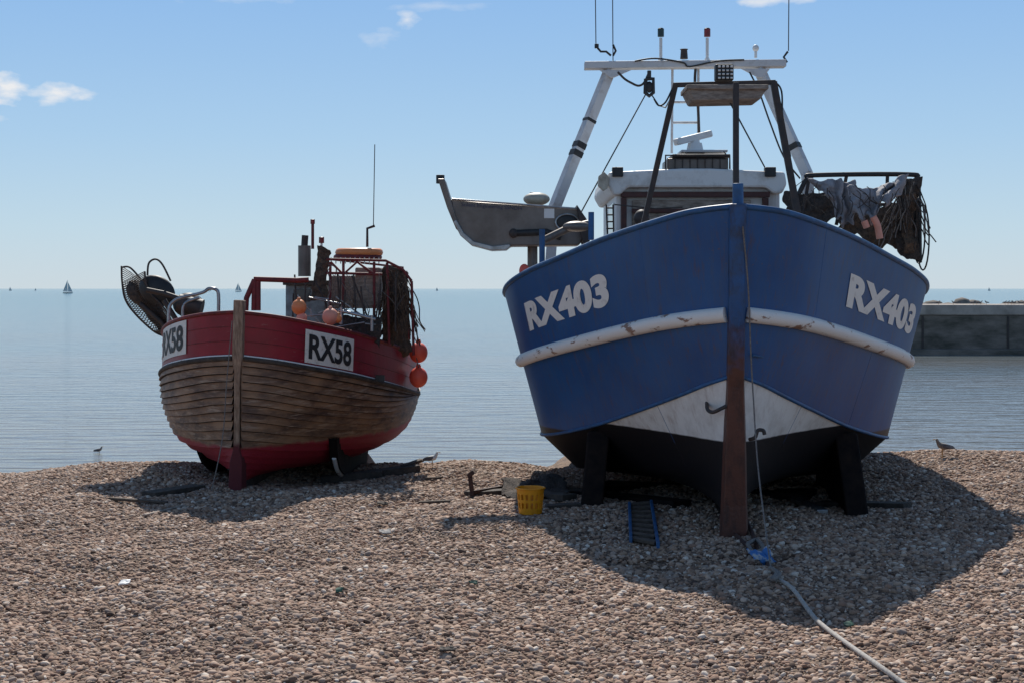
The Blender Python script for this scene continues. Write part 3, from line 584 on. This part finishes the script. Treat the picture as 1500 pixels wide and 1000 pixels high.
# =============================================================== SEA
SEA=-1.5
sm2=bpy.data.materials.new('sea_water'); sm2.use_nodes=True; nt=sm2.node_tree;N=nt.nodes;L=nt.links;b=N['Principled BSDF']
b.inputs['Roughness'].default_value=.10; b.inputs['IOR'].default_value=1.33; b.inputs['Specular IOR Level'].default_value=.30
tc=N.new('ShaderNodeTexCoord'); sx=N.new('ShaderNodeSeparateXYZ'); L.new(tc.outputs['Object'],sx.inputs[0])
n0=N.new('ShaderNodeTexNoise'); n0.inputs['Scale'].default_value=.02; n0.inputs['Detail'].default_value=7; mp0=N.new('ShaderNodeMapping'); mp0.inputs['Scale'].default_value=(.5,3.5,1); L.new(tc.outputs['Object'],mp0.inputs[0]); L.new(mp0.outputs[0],n0.inputs['Vector'])
lg=N.new('ShaderNodeMath'); lg.operation='LOGARITHM'; lg.inputs[1].default_value=10; L.new(sx.outputs['Y'],lg.inputs[0])
ad=N.new('ShaderNodeMath'); ad.operation='MULTIPLY_ADD'; ad.inputs[1].default_value=1.1; L.new(n0.outputs['Fac'],ad.inputs[0]); L.new(lg.outputs[0],ad.inputs[2])
r=N.new('ShaderNodeMapRange'); r.inputs['From Min'].default_value=2.0; r.inputs['From Max'].default_value=3.6; L.new(ad.outputs[0],r.inputs['Value'])
cz=N.new('ShaderNodeValToRGB'); L.new(r.outputs[0],cz.inputs['Fac']); e_=cz.color_ramp.elements
e_[0].position=0; e_[0].color=(.19,.18,.165,1); e_[1].position=1; e_[1].color=(.015,.11,.14,1)
for p,c in((.2,(.165,.175,.175)),(.45,(.12,.175,.195)),(.72,(.045,.15,.18))):
    q=e_.new(p); q.color=(*c,1)
rp=N.new('ShaderNodeTexNoise'); rp.inputs['Scale'].default_value=1.0; rp.inputs['Detail'].default_value=6; rp.inputs['Distortion'].default_value=.6; mpr=N.new('ShaderNodeMapping'); mpr.inputs['Scale'].default_value=(.28,1.5,1); mpr.inputs['Rotation'].default_value=(0,0,.06); L.new(tc.outputs['Object'],mpr.inputs[0]); L.new(mpr.outputs[0],rp.inputs['Vector'])
rr_=N.new('ShaderNodeMapRange'); rr_.inputs['From Min'].default_value=.3; rr_.inputs['From Max'].default_value=.7; rr_.inputs['To Min'].default_value=.72; rr_.inputs['To Max'].default_value=1.24; L.new(rp.outputs['Fac'],rr_.inputs['Value'])  # ripple light and shade painted into the water colour
hv=N.new('ShaderNodeHueSaturation'); L.new(cz.outputs[0],hv.inputs['Color']); L.new(rr_.outputs[0],hv.inputs['Value']); L.new(hv.outputs[0],b.inputs['Base Color'])
mp=N.new('ShaderNodeMapping'); mp.inputs['Scale'].default_value=(.35,1.4,1); L.new(tc.outputs['Object'],mp.inputs[0])
a1=N.new('ShaderNodeTexNoise'); a1.inputs['Scale'].default_value=1.3; a1.inputs['Detail'].default_value=4; a1.inputs['Roughness'].default_value=.5; L.new(mp.outputs[0],a1.inputs['Vector'])
bp=N.new('ShaderNodeBump'); bp.inputs['Strength'].default_value=.46; bp.inputs['Distance'].default_value=.22; L.new(a1.outputs['Fac'],bp.inputs['Height']); L.new(bp.outputs[0],b.inputs['Normal'])
mesh('sea',[(-30000,22,SEA),(30000,22,SEA),(30000,40000,SEA),(-30000,40000,SEA)],[[0,1,2,3]],None,sm2)
jt=empty('concrete_jetty',(30,90,SEA))
def bx(name,x0,x1,y0,y1,z0,z1,m,par,bv=.05):
    vs=[Vector((x,y,z)) for z in(z0,z1) for x,y in((x0,y0),(x1,y0),(x1,y1),(x0,y1))]
    return mesh(name,vs,[[3,2,1,0],[4,5,6,7],[0,1,5,4],[1,2,6,5],[2,3,7,6],[3,0,4,7]],par,m,bevel=bv)
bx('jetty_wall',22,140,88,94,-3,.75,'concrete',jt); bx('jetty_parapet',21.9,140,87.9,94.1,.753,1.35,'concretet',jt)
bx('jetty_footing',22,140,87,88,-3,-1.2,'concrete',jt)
for i in range(14): bx('joint_%d'%i,24+i*5,24.12+i*5,87.96,88,-1.2,.7,'dark',jt,0)
bw=empty('rock_breakwater',(60,150,SEA)); 
rr=random.Random(9)
for i in range(70):
    c=Vector((40+i*1.1+rr.uniform(-1,1),160+rr.uniform(-2,2),.4+rr.uniform(-.3,.3))); ball('rock_%d'%i,c,rr.uniform(.9,1.6),1.5,rr.uniform(.5,.9),'concrete',bw,8)
bx('breakwater_core',36,120,158,164,-3,.35,'concrete',bw)
def gull(name,base,h,face,body,wing):
    e=empty(name,base); s=h; f=face
    def P(x,z,y=0): return base+Vector((x*f*s,y*s,z*s))
    pts=[(P(-.62,.42),.03),(P(-.35,.47),.09),(P(-.05,.52),.17),(P(.15,.58),.16),(P(.25,.72),.09),(P(.29,.86),.085),(P(.35,.9),.06)]
    me=bpy.data.meshes.new('body'); me.from_pydata([p for p,_ in pts],[(i,i+1) for i in range(len(pts)-1)],[])
    ob=bpy.data.objects.new('body',me); fin(ob,e,body)
    m=ob.modifiers.new('skin','SKIN')
    for i,(p,r_) in enumerate(pts): me.skin_vertices[0].data[i].radius=(r_*s,r_*s)
    me.skin_vertices[0].data[2].use_root=True
    ss=ob.modifiers.new('sub','SUBSURF'); ss.levels=2; ss.render_levels=2; m.use_smooth_shade=True
    for sd in(-1,1):
        ball('wing_%d'%sd,P(-.2,.52,sd*.11),.38*s,.06*s,.12*s,wing,e,16,Matrix.Rotation(-.18*f,3,'Y'))
    wires('beak',[[P(.38,.89),P(.5,.86)]],.022*s,'beak',e)
    wires('legs',[[P(0,.42,sd*.07),P(.03,.2,sd*.07),P(0,.0,sd*.07),P(.1,.0,sd*.07)] for sd in(-1,1)],.016*s,'beak',e)
    return e
x=W(1381,0,19.8).x; gull('seagull',Vector((x,19.8,g(x,19.8)+.02)),.26,-1,'gullb','gullg')
x=W(633,0,19.7).x; gull('seagull',Vector((x,19.7,g(x,19.7)+.02)),.22,1,'gullw','gullg')
Y=(H-SEA)*F/(662-423); gull('seagull',Vector(((145-750)*Y/F,Y,SEA-.06)),.22,1,'gullb','gullg')
rr=random.Random(2)
for i in range(13):
    px=rr.uniform(1362,1499); X=(px-750)*88.6/F
    gull('seagull',Vector((X,88.6,1.35)),.27,rr.choice((-1,1)),'gullb' if i%2 else 'gullg','gullg')
def sailboat(px,Yd,h,f=1):
    X=(px-750)*Yd/F; e=empty('sailboat',(X,Yd,SEA))
    o=Vector((X,Yd,SEA)); L_=h*.75
    prof=[(-.5,.0,.06),(-.45,.11,.14),(0,.15,.14),(.35,.1,.15),(.55,0,.17)]
    vs=[];
    for (a,b_,z) in prof: vs+= [o+Vector((a*L_*f,-b_*L_,z*L_*.7)),o+Vector((a*L_*f,b_*L_,z*L_*.7)),o+Vector((a*L_*.85*f,0,-.03*L_))]
    fs=[]
    for i in range(4):
        k=3*i; fs+=[[k,k+3,k+4,k+1],[k,k+2,k+5,k+3],[k+1,k+4,k+5,k+2]]
    mesh('hull',vs,fs,e,'white')
    wires('mast',[[o,o+Vector((0,0,h))]],h*.008,'steell',e)
    def sail(nm,pts):
        a,b_,c=[o+Vector((q[0]*f*h,0,q[1]*h)) for q in pts]; vs=[];fs=[];n=8
        for j in range(n+1):
            for i in range(n+1):
                u=i/n;v=j/n; p=a.lerp(b_,u).lerp(c,v); vs.append(p+Vector((0,.06*h*math.sin(u*math.pi)*(1-v),0)))
        for j in range(n):
            for i in range(n): fs.append([j*(n+1)+i,j*(n+1)+i+1,(j+1)*(n+1)+i+1,(j+1)*(n+1)+i])
        mesh(nm,vs,fs,e,'sail',True)
    sail('mainsail',[(-.02,.13),(-.36,.14),(-.02,.98)]); sail('jib',[(.03,.12),(.38,.1),(.03,.85)])
sailboat(99,1190,10.5); sailboat(349,1900,11); sailboat(307,2300,7,-1); sailboat(15,2600,7); sailboat(1449,2500,6); sailboat(640,2600,6)
sailboat(52,2800,5,-1)
# =============================================================== BEACH OBJECTS
def gp(px,py):
    Y=H*F/(py-423)
    for _ in range(6): x=(px-750)*Y/F; Y=(H-g(x,Y))*F/(py-423)
    x=(px-750)*Y/F; return Vector((x,Y,g(x,Y)))
c=gp(777,752); e=empty('plastic_basket',c); vs=[];fs=[]; n=32; R=9
for j in range(R+1):
    r_=.118+.025*j/R
    for i in range(n): a=i*2*math.pi/n; vs.append(c+Vector((r_*math.cos(a),r_*math.sin(a),.01+.26*j/R)))
for j in range(R):
    for i in range(n):
        if j in(2,3,5,6) and i%2==0: continue
        fs.append([j*n+i,j*n+(i+1)%n,(j+1)*n+(i+1)%n,(j+1)*n+i])
fs.append(list(range(n)))
ob=mesh('basket_shell',vs,fs,e,'yellow'); s=ob.modifiers.new('t','SOLIDIFY'); s.thickness=.007
wires('rim',[[c+Vector((.145*math.cos(i*math.pi/16),.145*math.sin(i*math.pi/16),.265)) for i in range(33)]],.009,'yellow',e)
wires('handle',[[c+Vector((.145*math.cos(a),.03-.1*math.sin(a),.27-.03*math.sin(a))) for a in [i*math.pi/12 for i in range(13)]]],.005,'steell',e)
def plank(name,a,b,w,t,m='wood',lift=.02):
    a=gp(*a)+Vector((0,0,lift)); b=gp(*b)+Vector((0,0,lift)); e=empty(name,a); beam('board',a,b,w,t,m,e,.008); return e
plank('underhull_shade_slab',(217,727),(292,712),.22,.05,'woodd',.03); plank('underhull_shade_slab',(245,738),(160,732),.06,.03,'wood')
plank('underhull_shade_slab',(520,702),(612,690),.2,.09,'woodd',.05); plank('underhull_shade_slab',(470,705),(560,698),.16,.09,'woodd',.04); plank('underhull_shade_slab',(590,694),(618,684),.08,.04,'woodd',.1)
plank('underhull_shade_slab',(613,738),(660,736),.07,.03,'wood'); plank('underhull_shade_slab',(626,703),(646,702),.08,.04,'wood')
plank('underhull_shade_slab',(686,727),(760,716),.16,.06,'woodd',.03); plank('underhull_shade_slab',(745,720),(835,732),.2,.07,'woodd',.03); plank('underhull_shade_slab',(800,745),(850,742),.16,.05,'woodd'); plank('underhull_shade_slab',(1165,738),(1205,752),.12,.05,'steell')
plank('underhull_shade_slab',(820,722),(1000,742),.25,.08,'tar',.03);plank('underhull_shade_slab',(1200,742),(1330,745),.2,.08,'woodd',.03)  # the tar one is a black slab standing in for shade under the hull
plank('underhull_shade_slab',(880,715),(1190,722),.5,.09,'tar',.03)  # black slab added to darken the gap beneath the blue hull
plank('driftwood_stick',(212,757),(296,736),.035,.025,'tan')
e=empty('scrap_heap',gp(790,715))
cloth('tangled_net',[gp(735,716)+Vector((0,.2,.12)),gp(830,720)+Vector((0,.2,.14)),gp(835,732),gp(735,730)],24,12,.09,5,'net',e)
a=gp(693,728); e=empty('rusty_stake',a); beam('stake',a-Vector((0,0,.05)),W(688,692,a.y),.05,.04,'rust',e); beam('stake_head',W(685,697,a.y-.01),W(694,690,a.y-.01),.05,.05,'rust',e); beam('stake_arm',a+Vector((0,0,.06)),gp(735,716)+Vector((0,0,.05)),.04,.04,'rust',e)
a1=gp(922,745);a2=gp(954,742);b1=gp(924,798);b2=gp(964,806); e=empty('launch_skid',a1)
up=Vector((0,0,.05))
beam('rail_left',a1+up,b1+up,.03,.06,'bluep',e); beam('rail_right',a2+up,b2+up,.03,.06,'bluep',e)
for i in range(9): t=i/8.5; beam('slat_%d'%i,a1.lerp(b1,t)+up*.9,a2.lerp(b2,t)+up*.9,.10,.03,'wood',e)
def gr(lst,dz=.02): return [gp(*q)+Vector((0,0,dz)) for q in lst]
e=empty('mooring_rope',gp(1135,850)); wires('rope',[gr([(1136,852),(1160,878),(1195,912),(1240,948),(1285,980),(1325,1012),(1370,1040)],.03)],.016,'rope',e,True)
wires('shackle_chain',[gr([(1055,760),(1075,785),(1100,808),(1122,826),(1136,850)],.03),gr([(1090,760),(1104,790),(1112,815)],.03)],.02,'rust',e,True)
wires('rope_knots',[gr([(1128,840),(1142,850),(1130,858),(1138,848),(1128,840)],.05),gr([(1095,806),(1108,800),(1118,812),(1104,818),(1095,806)],.06)],.018,'ropeg',e,True)
e=empty('blue_rag',gp(1112,826)); cc=gp(1112,828)
cloth('cloth',[cc+Vector((-.08,.05,.12)),cc+Vector((.06,.06,.12)),cc+Vector((.09,-.06,.03)),cc+Vector((-.06,-.06,.03))],18,18,.07,9,'bluerag',e)
def scrap(name,px,py,m,w,h):
    cc=gp(px,py); e=empty(name,cc); cloth('scrap',[cc+Vector((-w,h,.04)),cc+Vector((w,h,.04)),cc+Vector((w,-h,.025)),cc+Vector((-w,-h,.025))],12,12,.02,12,m,e)
scrap('plastic_litter',183,860,'white',.035,.03); scrap('plastic_litter',563,784,'rope',.05,.03); scrap('net_scrap',692,858,'green',.03,.015); scrap('net_scrap',498,870,'green',.03,.015); scrap('net_scrap',1244,921,'green',.03,.015)
scrap('seaweed_clump',655,958,'woodd',.05,.035); scrap('seaweed_clump',560,742,'woodd',.05,.03)
# =============================================================== WORLD / LIGHT / CAMERA
sun_dir=Vector((-.06,1.0,.98)).normalized()
elev=math.asin(sun_dir.z); az=math.atan2(sun_dir.x,sun_dir.y)
w=bpy.data.worlds.new('World'); S.world=w; w.use_nodes=True; nt=w.node_tree;N=nt.nodes;L=nt.links; bg=N['Background']
sk=N.new('ShaderNodeTexSky'); sk.sky_type='NISHITA'; sk.sun_disc=False; sk.sun_elevation=elev; sk.sun_rotation=az; sk.air_density=1.; sk.dust_density=.4; sk.ozone_density=1.2
bg.inputs['Strength'].default_value=.1
tc=N.new('ShaderNodeTexCoord'); sx=N.new('ShaderNodeSeparateXYZ'); L.new(tc.outputs['Generated'],sx.inputs[0])
def math_(op,a,b=None,c=None):
    m=N.new('ShaderNodeMath'); m.operation=op
    for i,v in enumerate((a,b,c)):
        if v is None: continue
        if isinstance(v,(int,float)): m.inputs[i].default_value=v
        else: L.new(v,m.inputs[i])
    return m.outputs[0]
hz=N.new('ShaderNodeValToRGB'); L.new(sx.outputs['Z'],hz.inputs['Fac']); e_=hz.color_ramp.elements
e_[0].position=0; e_[0].color=(.56,.67,.75,1); e_[1].position=1; e_[1].color=(.08,.15,.28,1)
for p,c in((.04,(.49,.66,.79)),(.10,(.38,.59,.82)),(.19,(.26,.48,.81)),(.35,(.16,.29,.52)),(.6,(.10,.19,.36))):
    q=e_.new(p); q.color=(*c,1)
sc=N.new('ShaderNodeVectorMath'); sc.operation='SCALE'; sc.inputs['Scale'].default_value=10.; L.new(hz.outputs[0],sc.inputs[0])
hf=N.new('ShaderNodeMapRange'); hf.inputs['From Min'].default_value=.15; hf.inputs['From Max'].default_value=.7; hf.inputs['To Min'].default_value=.93; hf.inputs['To Max'].default_value=.6; L.new(sx.outputs['Z'],hf.inputs['Value'])
m0=N.new('ShaderNodeMix'); m0.data_type='RGBA'; L.new(hf.outputs[0],m0.inputs['Factor']); L.new(sk.outputs[0],m0.inputs['A']); L.new(sc.outputs[0],m0.inputs['B'])
ay=math_('MAXIMUM',sx.outputs['Y'],.05); A_=math_('DIVIDE',sx.outputs['X'],ay); E_=math_('DIVIDE',sx.outputs['Z'],ay)
nz=N.new('ShaderNodeTexNoise'); nz.inputs['Scale'].default_value=60; nz.inputs['Detail'].default_value=7; mpn=N.new('ShaderNodeMapping'); mpn.inputs['Scale'].default_value=(1,1,2.0); L.new(tc.outputs['Generated'],mpn.inputs[0]); L.new(mpn.outputs[0],nz.inputs['Vector'])
tot=None
for ax_,ez,rx,rz,amt in((-.337,.133,.016,.009,.95),(-.302,.130,.022,.006,.9),(-.07,.179,.006,.006,.65),(-.087,.166,.012,.005,.35),(.173,.192,.022,.004,.7),(-.347,.114,.010,.004,.7),(-.18,.193,.03,.003,.35),(-.05,.188,.03,.003,.25)):
    u=math_('DIVIDE',math_('SUBTRACT',A_,ax_),rx); v=math_('DIVIDE',math_('SUBTRACT',E_,ez),rz)
    d=math_('SQRT',math_('ADD',math_('MULTIPLY',u,u),math_('MULTIPLY',v,v)))
    k=math_('SUBTRACT',math_('MULTIPLY_ADD',nz.outputs['Fac'],3.4,-.55),d)
    k=math_('MULTIPLY',k,amt*.9); k=math_('MAXIMUM',k,0); k=math_('MINIMUM',k,amt)
    tot=k if tot is None else math_('MAXIMUM',tot,k)
mx=N.new('ShaderNodeMix'); mx.data_type='RGBA'; L.new(tot,mx.inputs['Factor']); L.new(m0.outputs['Result'],mx.inputs['A']); mx.inputs['B'].default_value=(8.6,8.6,8.7,1)
L.new(mx.outputs['Result'],bg.inputs['Color'])
sl=bpy.data.lights.new('sun','SUN'); sl.energy=5.0; sl.angle=math.radians(.5); sl.color=(1,.95,.87)
so=bpy.data.objects.new('sun',sl); so.rotation_euler=sun_dir.to_track_quat('Z','Y').to_euler(); so.location=(0,30,30); COL.objects.link(so)
cam=bpy.data.cameras.new('camera'); cam.sensor_width=36; cam.lens=F/1500*36; cam.shift_y=-77/1500; cam.clip_end=60000; cam.clip_start=.1
co=bpy.data.objects.new('camera',cam); co.location=(0,0,H); co.rotation_euler=(math.pi/2,0,0); COL.objects.link(co); S.camera=co
S.view_settings.view_transform='Standard'; S.view_settings.look='None'; S.view_settings.exposure=0
